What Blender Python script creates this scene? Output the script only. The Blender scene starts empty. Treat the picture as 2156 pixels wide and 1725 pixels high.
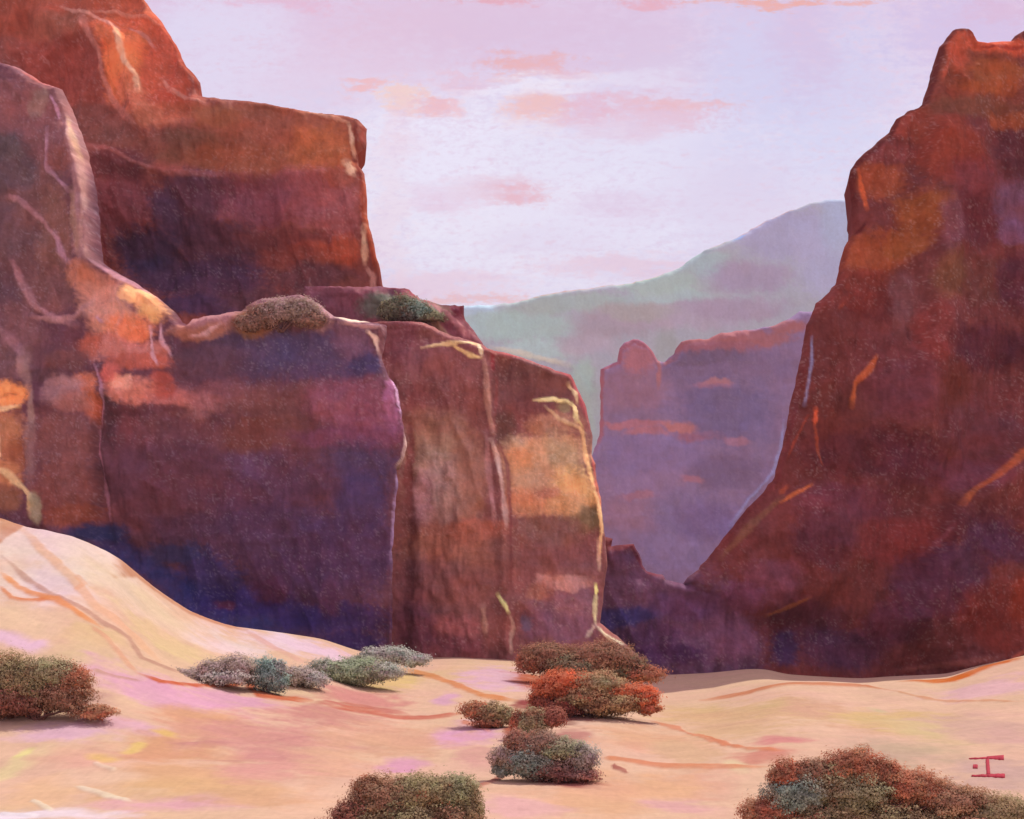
import bpy, math, random
import numpy as np
from mathutils import Vector

# ------------------------------------------------------------------ camera
# sizes are measured on the photograph at 2156 x 1725; FPX is the focal length in those units
W, H = 2156.0, 1725.0
FPX = 2602.0
CX, HY = 1078.0, 1250.0        # centre column, horizon row
CAMH = 5.0
sc = bpy.context.scene
col = sc.collection
rng = random.Random(7)
nrng = np.random.RandomState(11)

def at(px, py, Y):
    return ((px - CX) / FPX * Y, Y, CAMH + (HY - py) / FPX * Y)

cam = bpy.data.cameras.new('camera'); cam_o = bpy.data.objects.new('camera', cam); col.objects.link(cam_o)
cam_o.location = (0, 0, CAMH); cam_o.rotation_euler = (math.radians(90), 0, 0)
cam.sensor_width = 36; cam.lens = FPX / W * 36
cam.shift_y = (HY - H / 2) / W
cam.clip_start = 0.5; cam.clip_end = 20000
sc.camera = cam_o
sc.view_settings.view_transform = 'Standard'; sc.view_settings.look = 'None'
sc.view_settings.exposure = .25; sc.view_settings.gamma = 1

# ------------------------------------------------------------------ colour + noise helpers
def lin(h):
    v = np.array([int(h[i:i + 2], 16) / 255 for i in (0, 2, 4)])
    return np.where(v <= 0.04045, v / 12.92, ((v + 0.055) / 1.055) ** 2.4)

def vnoise(x, y, seed=0):
    xi = np.floor(x).astype(np.int64); yi = np.floor(y).astype(np.int64)
    xf = x - xi; yf = y - yi
    xf = xf * xf * (3 - 2 * xf); yf = yf * yf * (3 - 2 * yf)
    def h(a, b):
        n = (a * 374761393 + b * 668265263 + seed * 1442695041) & 0xFFFFFFFF
        n = ((n ^ (n >> 13)) * 1274126177) & 0xFFFFFFFF
        return ((n ^ (n >> 16)) & 0xFFFF) / 65535.0
    a = h(xi, yi); b = h(xi + 1, yi); c = h(xi, yi + 1); d = h(xi + 1, yi + 1)
    return (a * (1 - xf) + b * xf) * (1 - yf) + (c * (1 - xf) + d * xf) * yf

def fbm(x, y, seed=0, o=4):
    s = 0; a = 0.5; t = 0
    for k in range(o):
        s = s + a * vnoise(x, y, seed + k * 17); t += a
        x = x * 2.03 + 11.3; y = y * 2.03 + 5.7; a *= 0.5
    return s / t * 2 - 1

def sstep(t):
    t = np.clip(t, 0, 1); return t * t * (3 - 2 * t)

ORG = {0: (0, 0, 1), 1: (0, 0, .4), 2: (690, 0, .4), 3: (1293.6, 0, .4), 4: (0, 517.4, .4), 5: (690, 517.4, .4),
       6: (1293.6, 517.4, .4), 7: (0, 1034.9, .4), 8: (690, 1034.9, .4), 9: (1293.6, 1034.9, .4)}
def P(R, x, y):
    o = ORG[R]; return (o[0] + x * o[2], o[1] + y * o[2])

def parse(txt):
    """colour patches and strokes, painted shade and lit edges among them: 'R n' region, 'e x y rx ry hex [rot] [alpha]', 's hex w alpha x,y x,y ...'"""
    out = []; R = 0
    for ln in txt.strip().splitlines():
        for cmd in ln.split(';'):
            t = cmd.split()
            if not t: continue
            if t[0] == 'R': R = int(t[1]); continue
            k = ORG[R][2]
            if t[0] == 'e':
                x, y = P(R, float(t[1]), float(t[2]))
                out.append(('e', x, y, float(t[3]) * k, float(t[4]) * k, t[5],
                            math.radians(float(t[6])) if len(t) > 6 else 0.0, float(t[7]) if len(t) > 7 else 0.85))
            else:
                pts = [P(R, *map(float, q.split(','))) for q in t[4:]]
                out.append(('s', pts, float(t[2]) * k, t[1], float(t[3])))
    return out

def seg_dist(px, py, a, b):
    dx, dy = b[0] - a[0], b[1] - a[1]
    L = dx * dx + dy * dy + 1e-9
    t = np.clip(((px - a[0]) * dx + (py - a[1]) * dy) / L, 0, 1)
    return np.hypot(px - a[0] - t * dx, py - a[1] - t * dy), t

def paint(px, py, base, marks, seed=0):
    """colour of the rock face with its painted shade and lit edges at face coordinates px, py; returns linear colour and raised strokes"""
    n = len(px)
    C = np.tile(lin(base), (n, 1)); raise_ = np.zeros(n)
    wx = fbm(px / 60, py / 60, seed + 1, 4); wy = fbm(px / 60, py / 60, seed + 2, 4)
    fx = fbm(px / 9, py / 9, seed + 3, 3); fy = fbm(px / 9, py / 14, seed + 4, 3)
    ed = fbm(px / 7, py / 4.2, seed + 5, 3)
    qx = px + wx * 16 + fx * 5; qy = py + wy * 16 + fy * 5
    sx = px + wx * 2.5 + fx * 1.8; sy = py + wy * 2.5 + fy * 1.8
    for m in marks:
        if m[0] == 'e':
            _, x, y, rx, ry, hx, rot, al = m
            R = max(rx, ry) * 1.6 + 24
            idx = np.nonzero((np.abs(px - x) < R) & (np.abs(py - y) < R))[0]
            if not len(idx): continue
            u = qx[idx] - x; v = qy[idx] - y
            c, s = math.cos(rot), math.sin(rot)
            u, v = u * c + v * s, -u * s + v * c
            # squarish brush-like patch
            d = (np.abs(u / rx) ** 2.6 + np.abs(v / ry) ** 2.6) ** (1 / 2.6)
            w = sstep((1.34 - d + ed[idx] * 0.2) / 0.72) * al
            C[idx] = C[idx] * (1 - w[:, None]) + lin(hx) * w[:, None]
        else:
            _, pts, wd, hx, al = m
            xs = [p[0] for p in pts]; ys = [p[1] for p in pts]
            idx = np.nonzero((px > min(xs) - wd - 8) & (px < max(xs) + wd + 8) & (py > min(ys) - wd - 8) & (py < max(ys) + wd + 8))[0]
            if not len(idx): continue
            D = np.full(len(idx), 1e9); T = np.zeros(len(idx))
            for k in range(len(pts) - 1):
                d, t = seg_dist(sx[idx], sy[idx], pts[k], pts[k + 1])
                up = d < D; D[up] = d[up]; T[up] = (k + t[up]) / (len(pts) - 1)
            hw = wd * 0.37 * (0.85 + 0.25 * np.sin(T * 9 + len(pts))) + 0.7
            w = sstep((1.5 - D / hw + ed[idx] * 0.25) / 1.0)
            lum = lin(hx).mean()
            raise_[idx] = np.maximum(raise_[idx], w * (0.5 if lum > C[idx].mean() else -0.3)) if lum > C[idx].mean() else raise_[idx] - 0.25 * w
            w = w * al * .84 * (0.35 + 0.65 * sstep(np.minimum(T, 1 - T) * 7)) * (1 + .22 * fx[idx])
            C[idx] = C[idx] * (1 - w[:, None]) + lin(hx) * w[:, None]
    return C, raise_

def grain(C, px, py, seed, vert=1.0, amt=1.0):
    """natural variation: streaks down the face, mottling and pale grains"""
    st = fbm(px / 5, py / (5 + 22 * vert), seed + 31, 3)
    mo = fbm(px / 26, py / 22, seed + 37, 4)
    rd = fbm(px / 40, py / 30, seed + 41, 4)
    fi = fbm(px / 3.1, py / 3.1, seed + 43, 2)
    f = 1 + amt * (0.16 * st + 0.22 * mo + 0.17 * fi)
    C = C * f[:, None]
    C = C * np.stack([1 + amt * 0.12 * rd, 1 - amt * 0.07 * rd, 1 - amt * 0.18 * rd], 1)
    g = C.mean(1, keepdims=True); C = g + (C - g) * (.88 if amt > .6 else .74)
    sp = sstep((fbm(px / 2.9, py / 2.9, seed + 47, 1) - .35) / .5) * sstep(fbm(px / 90, py / 70, seed + 49, 2) + .6)
    C = C + (sp * .055 * amt)[:, None] * np.array((1, .82, .8))              # pale mineral grains
    return np.clip(C, 0.003, 1.6)

# ------------------------------------------------------------------ materials
def attr_mat(name, rough=0.9, bump=0.3, scale=3.0, spec=0.2, speck=0.10, dist=0.05):
    m = bpy.data.materials.new(name); m.use_nodes = True
    nt = m.node_tree; N = nt.nodes; L = nt.links
    b = N['Principled BSDF']; b.inputs['Roughness'].default_value = rough
    b.inputs['Specular IOR Level'].default_value = spec
    a = N.new('ShaderNodeAttribute'); a.attribute_name = 'Col'
    tc = N.new('ShaderNodeTexCoord')
    n1 = N.new('ShaderNodeTexNoise'); n1.inputs['Scale'].default_value = scale; n1.inputs['Detail'].default_value = 5
    n1.inputs['Roughness'].default_value = 0.65
    L.new(tc.outputs['Object'], n1.inputs['Vector'])
    mr = N.new('ShaderNodeMapRange'); mr.inputs[1].default_value = 0.25; mr.inputs[2].default_value = 0.75
    mr.inputs[3].default_value = 1 - speck; mr.inputs[4].default_value = 1 + speck
    L.new(n1.outputs['Fac'], mr.inputs[0])
    vm = N.new('ShaderNodeVectorMath'); vm.operation = 'SCALE'
    L.new(a.outputs['Color'], vm.inputs[0]); L.new(mr.outputs[0], vm.inputs['Scale'])
    L.new(vm.outputs[0], b.inputs['Base Color'])
    bp = N.new('ShaderNodeBump'); bp.inputs['Strength'].default_value = bump; bp.inputs['Distance'].default_value = dist
    L.new(n1.outputs['Fac'], bp.inputs['Height']); L.new(bp.outputs[0], b.inputs['Normal'])
    return m

def flat_mat(name, rgb, rough=0.9):
    m = bpy.data.materials.new(name); m.use_nodes = True
    nt = m.node_tree; N = nt.nodes; L = nt.links; b = N['Principled BSDF']
    b.inputs['Roughness'].default_value = rough
    n = N.new('ShaderNodeTexNoise'); n.inputs['Scale'].default_value = 9
    r = N.new('ShaderNodeValToRGB')
    r.color_ramp.elements[0].color = (*[c * .6 for c in rgb], 1); r.color_ramp.elements[1].color = (*[min(1, c * 1.4) for c in rgb], 1)
    L.new(n.outputs['Fac'], r.inputs[0]); L.new(r.outputs[0], b.inputs['Base Color'])
    return m

def mesh_obj(name, V, F4, F3=None, C=None, mat=None, parent=None, smooth=True, ngon=None):
    me = bpy.data.meshes.new(name)
    nv = len(V); F4 = np.asarray(F4, dtype=np.int64).reshape(-1, 4)
    F3 = np.zeros((0, 3), np.int64) if F3 is None else np.asarray(F3, dtype=np.int64).reshape(-1, 3)
    ng = [] if ngon is None else list(ngon)
    loops = np.concatenate([F4.ravel(), F3.ravel(), np.array(ng, dtype=np.int64)])
    starts = list(range(0, len(F4) * 4, 4)) + list(range(len(F4) * 4, len(F4) * 4 + len(F3) * 3, 3))
    if ng: starts.append(len(F4) * 4 + len(F3) * 3)
    me.vertices.add(nv); me.vertices.foreach_set('co', np.asarray(V, dtype=np.float32).ravel())
    me.loops.add(len(loops)); me.loops.foreach_set('vertex_index', loops.astype(np.int32))
    me.polygons.add(len(starts)); me.polygons.foreach_set('loop_start', np.array(starts, dtype=np.int32))
    me.update(calc_edges=True); me.validate()
    if smooth: me.polygons.foreach_set('use_smooth', np.ones(len(me.polygons), dtype=bool))
    if C is not None:
        at_ = me.color_attributes.new('Col', 'FLOAT_COLOR', 'POINT')
        cc = np.ones((nv, 4), dtype=np.float32); cc[:, :3] = C
        at_.data.foreach_set('color', cc.ravel())
    o = bpy.data.objects.new(name, me); col.objects.link(o)
    if mat: me.materials.append(mat)
    if parent: o.parent = parent
    return o

# ------------------------------------------------------------------ cliffs
def refine(poly, step=9, jit=1.6, seed=0):
    out = []
    for i in range(len(poly)):
        a = poly[i]; b = poly[(i + 1) % len(poly)]
        L = math.hypot(b[0] - a[0], b[1] - a[1]); n = max(1, int(L / step))
        for k in range(n):
            t = k / n; out.append((a[0] + (b[0] - a[0]) * t, a[1] + (b[1] - a[1]) * t))
    o = np.array(out)
    j = jit * fbm(o[:, 0] / 11, o[:, 1] / 11, seed + 90, 2); k = jit * fbm(o[:, 0] / 11 + 50, o[:, 1] / 11, seed + 91, 2)
    o[:, 0] += j * 1.6; o[:, 1] += k * 1.6
    return o

def inside(px, py, poly):
    r = np.zeros(px.shape, bool); n = len(poly)
    for i in range(n):
        x1, y1 = poly[i]; x2, y2 = poly[(i + 1) % n]
        if y1 == y2: continue
        c = ((y1 > py) != (y2 > py)) & (px < (x2 - x1) * (py - y1) / (y2 - y1) + x1)
        r ^= c
    return r

def cliff(name, label, outline, Y, marks, base, back=(0, 30), step=2.7, bulge=.6, relief=0.8, gain=(1, 1, 1),
          seed=0, mat=None, fade=17, steps=(), facet=1.5, amt=1.0, ledges=(), vert=1.0, kind='structure', cat=None):
    poly = refine(outline, seed=seed)
    x0, y0 = poly.min(0) - step; x1, y1 = poly.max(0) + step
    nx = int((x1 - x0) / step) + 1; ny = int((y1 - y0) / step) + 1
    gx, gy = np.meshgrid(x0 + np.arange(nx) * step, y0 + np.arange(ny) * step)
    cm = inside(gx[:-1, :-1] + step / 2, gy[:-1, :-1] + step / 2, poly)
    used = np.zeros((ny, nx), bool); full = np.ones((ny, nx), bool)
    cp = np.pad(cm, 1)
    for a in (0, 1):
        for b in (0, 1):
            blk = cp[a:a + ny, b:b + nx]
            used |= blk; full &= blk
    ids = -np.ones((ny, nx), np.int64); ids[used] = np.arange(used.sum())
    qx = gx[used].copy(); qy = gy[used].copy(); bnd = ~full[used]
    # distance to the outline, nearest point
    D = np.full(len(qx), 1e9); NX = qx.copy(); NY = qy.copy()
    for i in range(len(poly)):
        a = poly[i]; b = poly[(i + 1) % len(poly)]
        near = np.nonzero((np.abs(qx - a[0]) < fade + 30) & (np.abs(qy - a[1]) < fade + 30))[0]
        if not len(near): continue
        d, t = seg_dist(qx[near], qy[near], a, b)
        up = d < D[near]; k = near[up]
        D[k] = d[up]; NX[k] = a[0] + t[up] * (b[0] - a[0]); NY[k] = a[1] + t[up] * (b[1] - a[1])
    qx[bnd] = NX[bnd]; qy[bnd] = NY[bnd]; D[bnd] = 0
    D = np.minimum(D, fade)
    m = Y / 75.0                                             # metres grow with distance
    rr = np.clip(D / fade, 0, 1)
    yy = -bulge * m * np.sqrt(np.clip(1 - (1 - rr) ** 2, 0, 1))
    rf = relief * m * (0.75 * fbm(qx / 70, qy / 190, seed + 5, 4) + 0.28 * fbm(qx / 18, qy / 40, seed + 6, 3)
                       + 0.05 * fbm(qx / 45, qy / 9, seed + 8, 2))
    yy += rf * sstep(D / max(12, fade * 0.7))
    # broad flat facets meeting in ridges
    rg = np.abs(fbm(qx / 95 + .25 * qy / 95, qy / 230, seed + 7, 2)) + .6 * np.abs(fbm(qx / 48 - .5 * qy / 60, qy / 120, seed + 9, 2))
    yy += facet * m * (rg - .34) * sstep(D / 34)
    for (pts, wd, amp) in ledges:                            # real steps / grooves in the face
        dd = np.full(len(qx), 1e9)
        for k in range(len(pts) - 1):
            d, t = seg_dist(qx, qy, pts[k], pts[k + 1]); dd = np.minimum(dd, d)
        yy -= amp * m * np.exp(-(dd / wd) ** 2) * sstep(D / 16)
    for (sp, amp, soft) in steps:                            # a block standing proud of the face
        dd = np.full(len(qx), 1e9)
        for k in range(len(sp)):
            d, t = seg_dist(qx, qy, sp[k], sp[(k + 1) % len(sp)]); dd = np.minimum(dd, d)
        sg = np.where(inside(qx, qy, sp), dd, -dd)
        yy -= amp * m * sstep(sg / soft + .5) * sstep(D / 16)
    C, rs = paint(qx, qy, base, marks, seed)
    yy -= rs * 0.14 * m * sstep(D / 12)
    X = (qx - CX) / FPX * Y; Z = CAMH + (HY - qy) / FPX * Y
    air = np.array((.70, .66, .82)) * (1 - math.exp(-.00018 * Y)) * .8      # light the air adds by itself
    C = np.clip(grain(C, qx, qy, seed, vert, amt) - air, .002, 2) / np.array(gain) / math.exp(-.00018 * Y)
    V = np.stack([X, Y + yy, Z], 1)
    q = np.nonzero(cm)
    a = ids[q[0], q[1]]; b = ids[q[0], q[1] + 1]; c = ids[q[0] + 1, q[1] + 1]; d = ids[q[0] + 1, q[1]]
    F = np.stack([a, d, c, b], 1)
    # flanks and back
    n = len(poly); PX = (poly[:, 0] - CX) / FPX * Y; PZ = CAMH + (HY - poly[:, 1]) / FPX * Y
    Cp, _ = paint(poly[:, 0], poly[:, 1], base, marks, seed); Cp = np.clip(Cp - air, .002, 2) / np.array(gain)
    rings = [0, 0.06, 0.2, 0.45, 0.75, 1.0]; VV = [V]; CC = [C]; FF = [F]; off = len(V); prev = None
    for r in rings:
        jx = fbm(poly[:, 0] / 20, poly[:, 1] / 20 + r * 9, seed + 60, 3) * m * 0.8 * (r > 0)
        lean = back[0] * r ** 1.6 * (sstep((poly[:, 0] - 1400) / 260) * .9 + .1 if name.startswith('right') else 1)
        ring = np.stack([PX + lean, np.full(n, Y) + back[1] * r, PZ - abs(jx) - r * 2.0 * m * (PZ > 3)], 1)
        VV.append(ring); CC.append(Cp * (1 if r == 0 else 0.95))
        cur = off + np.arange(n); off += n
        if prev is not None:
            nxt = np.roll(np.arange(n), -1)
            FF.append(np.stack([prev, prev[nxt], cur[nxt], cur], 1))
        prev = cur
    o = mesh_obj(name, np.concatenate(VV), np.concatenate(FF), None, np.concatenate(CC), mat, None, True, ngon=list(prev))
    if kind: o['kind'] = kind
    o['label'] = label
    if cat: o['category'] = cat
    return o

ROCK = attr_mat('rock', 0.92, 0.28, 2.2, 0.15, 0.12, 0.12)
FARROCK = attr_mat('far_rock', 0.95, 0.3, 0.5, 0.1, 0.08, 0.3)
SAND = attr_mat('sand', 0.95, 0.25, 5.0, 0.1, 0.06, 0.03)

A_OUT = [(-170, 1340), (-170, 118), (0, 132), (40, 144), (92, 176), (132, 188), (152, 232), (172, 280), (188, 332), (200, 384), (208, 440),
         (212, 500), (219, 556), (248, 576), (292, 600), (332, 628), (372, 658), (384, 680), (406, 693), (406, 713), (380, 745),
         (362, 790), (330, 818), (262, 835), (224, 850), (212, 880), (208, 940), (210, 975), (222, 1010), (225, 1060), (232, 1130), (240, 1340)]
A_M = parse('''
R 1; e 250 700 300 300 7a4641; e 60 850 130 130 52403f; e 100 1250 230 300 66413f; e 250 1050 150 150 6f423c; e 150 600 150 120 7c4440
e 330 1250 90 200 7a4a3e; e 120 950 120 80 5e4040
s 9c5c55 46 .8 0,330 120,370 230,440 320,480
s 98625a 100 .8 350,520 400,650 450,850 470,1000 470,1150 470,1350 520,1420
s a97462 26 .7 380,640 430,800 470,930 490,1100 480,1300 510,1400
s b87a86 20 .8 296,540 330,600 345,660
s a06a70 34 .8 290,720 300,930 340,970 420,1060
e 240 580 45 80 80584a; e 370 890 60 60 7a4038
s 9a6260 34 .8 70,1060 140,1085 250,1180 330,1280 370,1390 470,1450
s a8707c 40 .6 330,1260 350,1340 390,1400; s b88a60 14 .6 380,640 430,780 460,880
s 9c6468 36 .6 100,1400 125,1480 160,1560; s 8c6048 50 .7 435,1050 440,1200 470,1380
s b05040 30 .6 140,400 220,440 300,470
R 4; e 60 250 140 150 5e3a3c; e 300 250 150 130 74443e; e 120 520 150 180 744848; e 60 640 80 100 6a4240
s 8c5a5c 60 .8 0,430 80,500 150,580 130,700
s 9a6260 46 .8 110,110 160,230 220,340 330,400 430,430
e 560 230 120 70 b0644a; e 450 180 80 60 a85c40; e 570 330 120 100 bd7860; e 620 430 130 80 c4785c; e 790 320 120 60 cf8048 35; e 740 290 80 50 e0985a; e 810 370 60 40 dc9450
e 720 460 120 60 cc6838; e 650 560 160 60 b86450; e 830 590 80 80 b0604e; e 500 540 90 50 a44c34; e 760 640 150 50 a44832; e 870 760 60 60 9c4030
e 700 780 120 60 c06850; e 670 750 60 40 d08466; e 620 700 50 50 b85040
s a86c64 40 .8 200,390 330,410 420,400 510,320
s 9c6468 34 .9 530,115 650,180 800,250 930,330 990,400
s 5a2a34 40 .9 945,350 965,410 1010,435; s b07478 20 .8 540,400 590,440
s c89090 22 .8 825,450 835,600 860,650; s c48a8c 28 .8 872,440 885,530 930,600; s b87868 26 .6 650,290 680,380 650,460
e 300 590 130 80 603638; e 260 690 110 40 563436; e 380 610 110 50 6c3c38
s 96685c 80 .7 170,560 150,640 170,720 200,800 200,950 190,1100 200,1280
e 470 730 70 60 b8603c; e 500 860 36 90 b4542f; e 370 780 110 80 98625a; e 420 850 80 50 98584c; e 370 1040 150 150 78443e; e 380 1300 170 170 7a4036
e 420 1430 130 60 84402c; s a06872 18 .8 530,640 580,760 545,960; s a06068 12 .8 530,960 540,1100 560,1180; s 9a6068 18 .7 555,1180 565,1300 580,1450
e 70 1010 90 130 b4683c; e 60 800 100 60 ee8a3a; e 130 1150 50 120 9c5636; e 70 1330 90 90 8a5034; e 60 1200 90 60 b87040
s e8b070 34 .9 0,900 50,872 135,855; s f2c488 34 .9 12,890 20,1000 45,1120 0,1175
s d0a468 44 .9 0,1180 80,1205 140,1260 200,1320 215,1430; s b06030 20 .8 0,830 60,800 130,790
e 235 1390 36 80 94805e
s 9c7868 50 .5 205,800 200,950; s 5a3a44 16 .8 0,1385 80,1450 200,1490
''')  # orange shoulder and part of the pale edge strokes are painted light
B_OUT = [(-170, 780), (-170, -140), (240, -140), (285, -40), (304, 0), (320, 24), (340, 44), (360, 76), (376, 104), (392, 140), (412, 160), (420, 176),
         (421, 204), (480, 212), (560, 220), (620, 232), (680, 240), (732, 246), (756, 254), (773, 272), (770, 312), (754, 324), (756, 352),
         (768, 368), (772, 400), (774, 460), (786, 504), (793, 544), (801, 568), (805, 600), (812, 620), (814, 780)]
B_M = parse('''
R 1; e 400 100 500 150 9c4632; e 80 100 180 130 8a3c2c; e 350 380 220 160 8c3a30; e 300 180 150 60 904838; e 440 140 110 60 8c4c3c; e 650 20 180 50 a44a34; e 820 30 60 60 a84c34
e 450 560 150 80 8c4238; e 680 330 110 230 c85c30; e 660 420 90 140 d46a36; e 760 150 150 60 b84e30; e 880 260 100 130 b04a32; e 730 500 110 90 c26040; e 830 640 140 70 bd6448; e 600 180 60 60 c45a34; e 950 430 80 90 a8442e
e 820 420 60 100 b04a30; e 920 560 110 70 a8442e; e 1000 620 130 50 a04a32
e 500 640 170 80 7c4640; e 620 720 140 60 7a463e
e 1450 660 420 110 8c4a38; e 1500 800 400 110 8a4632; e 1700 820 170 140 a2522e; e 1000 820 200 100 6e4234; e 1250 870 250 70 84442f; e 1150 640 140 60 8c4c34
e 1400 720 140 70 8c4838; e 750 800 180 60 7a4238
e 650 900 190 80 683438; e 650 1080 180 130 763c44; e 1000 1130 200 160 523244; e 1150 1020 160 80 5c3646
e 1400 1080 230 130 7c3e4c; e 1650 1050 180 140 90484e; e 1790 1150 110 160 984c4c; e 1780 960 80 40 9a4a3c
e 750 1300 180 110 3a2c46; e 850 1420 220 110 3a2d48; e 1150 1300 270 120 50303f; e 1100 1480 300 130 4a3048; e 1050 1620 260 60 44304e; e 880 1130 90 100 4a3249 0 .6
e 1500 1270 260 50 743838; e 1700 1335 190 50 a04630; e 1830 1300 90 60 aa4a30; e 1500 1340 170 50 843c34
e 1650 1450 270 70 60363c; e 1450 1580 300 70 5c363c; e 1850 1520 100 80 763e36; e 1945 1630 50 50 b4522c; e 1800 1600 120 70 7a4034
s 94504a 34 .8 450,800 560,800 650,840 760,900 900,950 1200,955
s b04c2a 46 .9 1925,930 1920,1050 1930,1200 1960,1300 1990,1440
s 682820 26 .95 1080,517 1400,556 1600,585 1850,622 1900,655
s 6c241c 28 .9 1880,650 1882,760 1868,850 1900,930 1918,1050 1920,1180
s 943428 40 .8 1920,680 1915,770
s 8c3422 22 .9 850,115 900,190 960,330 1040,420 1045,510
s c07c6c 30 .9 345,62 430,90 500,110 600,160 650,190
s d09674 40 .95 645,185 665,280 690,370 750,440 765,530
s b86c58 24 .8 500,90 640,88 760,110 850,150
s b0685c 40 .8 465,120 500,220 550,300 560,420 600,530 680,640 740,700
s b46a60 26 .8 690,180 780,220 825,275; s b46c5c 30 .8 870,440 910,500 1000,545 1110,575
s b87860 24 .9 1620,600 1760,640 1840,665; s d09878 26 .9 1838,670 1862,760 1872,850
s d8a888 56 .95 1835,890 1868,945; s dcaa86 44 .95 1918,1205 1918,1370; s bc8070 42 .85 1922,1385 1958,1440 1970,1640
s 742c30 24 .8 530,1200 545,1380
''')  # blue-black recess is painted shade; orange top and cream edges partly painted light
cliff('upper_sandstone_cliff', 'tall rust red cliff block with a stepped top edge on the left', B_OUT, 86, B_M, '84423a', back=(-34, 40), seed=9, mat=ROCK,
      ledges=[([(180, 320), (300, 365), (480, 382), (700, 375)], 22, .6), ([(120, 60), (260, 100), (300, 240)], 30, .8), ([(80, 520), (400, 560), (780, 560)], 70, -1.4)],
      gain=(.60,.50,.56))

C_OUT = [(-170, 1600), (-170, 118)] + A_OUT[2:18] + [(398, 684), (408, 672), (448, 665), (508, 656), (520, 644), (548, 630), (590, 628), (632, 620), (672, 641), (704, 667),
         (760, 675), (816, 685), (812, 717), (804, 757), (816, 789), (836, 821), (846, 869), (850, 901), (858, 941), (850, 965), (834, 985),
         (838, 1017), (832, 1077), (826, 1157), (826, 1380), (830, 1600)]
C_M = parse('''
R 4; e 1300 900 1000 600 5e343a
e 1400 580 450 120 4f384a; e 1600 570 230 90 4d3b52; e 1100 620 200 90 5a3840; e 1880 520 90 100 6c4656; e 1920 640 90 55 40344e; e 1700 690 220 50 52384c
e 1150 410 180 60 9c605a; e 1080 470 160 34 9c5e4a; e 1380 400 120 80 7a4c38; e 1340 430 90 50 86502f; e 1500 310 150 60 94605e; e 1600 390 80 60 6c4638; e 1700 400 90 70 90605a
s 9c6462 56 .8 1580,270 1680,340 1780,400; s e0b896 28 .95 1780,390 1830,405 1940,410; s b88078 26 .8 1800,425 1950,440 2030,450
s d8ac90 28 .9 1945,465 1985,500 2000,580; s c08884 24 .8 1015,495 1100,480 1190,440; s 84504e 50 .7 2020,450 2015,620
e 1200 800 380 70 784242; e 1000 830 170 50 90504a; e 850 820 170 60 a2564a; e 1000 890 100 34 884c46; e 1500 850 300 110 6a3c38; e 1850 850 220 130 7e4048; e 1960 950 150 100 804252; e 2060 830 36 120 96526a
e 1400 1000 280 80 6a3830; e 1800 1020 270 50 6e3848
e 600 920 60 130 44282c; e 750 980 150 90 6e383c; e 800 875 200 24 5a2e32; e 950 960 200 70 66383a
e 1300 1180 220 90 5a384c; e 1900 1150 200 100 4b3448; e 1900 1350 150 170 46324e; e 1300 1320 320 110 583242; e 900 1200 320 160 5e333b; e 800 1420 280 80 68373a; e 1400 1520 420 160 4b2f43; e 1900 1600 280 160 4b2f46
e 1600 1250 200 100 563240
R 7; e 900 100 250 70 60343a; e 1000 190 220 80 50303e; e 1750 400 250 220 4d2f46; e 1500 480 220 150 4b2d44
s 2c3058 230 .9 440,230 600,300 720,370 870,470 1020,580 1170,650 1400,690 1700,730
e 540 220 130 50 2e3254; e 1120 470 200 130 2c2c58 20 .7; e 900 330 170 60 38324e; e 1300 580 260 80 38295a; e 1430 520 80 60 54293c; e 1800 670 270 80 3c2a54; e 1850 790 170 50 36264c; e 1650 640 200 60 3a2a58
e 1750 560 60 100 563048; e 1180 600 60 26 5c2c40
R 4; s c890a8 10 .8 2062,705 2090,760 2112,900; s b08c7c 26 .9 2132,970 2140,1060 2120,1120 2092,1170
s 84607a 26 .8 2095,1180 2092,1300 2076,1450 2066,1650
''')  # navy and plum along the foot is shade put into the rock colour
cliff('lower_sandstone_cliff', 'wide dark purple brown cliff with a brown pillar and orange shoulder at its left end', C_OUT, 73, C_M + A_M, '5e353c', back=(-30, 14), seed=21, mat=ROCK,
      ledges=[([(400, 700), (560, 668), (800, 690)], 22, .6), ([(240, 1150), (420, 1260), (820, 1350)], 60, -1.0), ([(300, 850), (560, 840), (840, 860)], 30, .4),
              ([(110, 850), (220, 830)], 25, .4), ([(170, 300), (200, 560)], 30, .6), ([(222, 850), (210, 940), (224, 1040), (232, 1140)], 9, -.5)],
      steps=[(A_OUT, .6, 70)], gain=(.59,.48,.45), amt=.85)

S_OUT = [(640, 604), (800, 604), (862, 609), (885, 629), (930, 642), (976, 645), (979, 675), (1003, 704), (1020, 730), (1030, 820), (640, 820)]
S_M = parse('''
R 5; e 450 260 80 34 8c4048; e 660 340 60 60 622632; e 530 330 60 60 80584c; e 620 410 50 60 6c3036; e 350 330 160 60 5c6256; e 520 380 110 50 706450; e 400 450 150 50 5e3038
s a86a6a 46 .85 420,255 490,300 560,330 640,380 710,460 780,500; s 987458 46 .8 550,340 570,430 620,480 690,530
s 6c2028 14 .9 300,395 420,400 490,395; s 5c1c26 24 .9 600,318 700,322 715,400; s 7c3038 16 .9 290,225 420,235 480,290 560,320
''')
cliff('rock_shelf', 'narrow dark red rock shelf stepping down behind the middle cliff', S_OUT, 84, S_M, '74404a', back=(-16, 12), seed=33, mat=ROCK, gain=(.62,.52,.55), fade=24)

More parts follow.
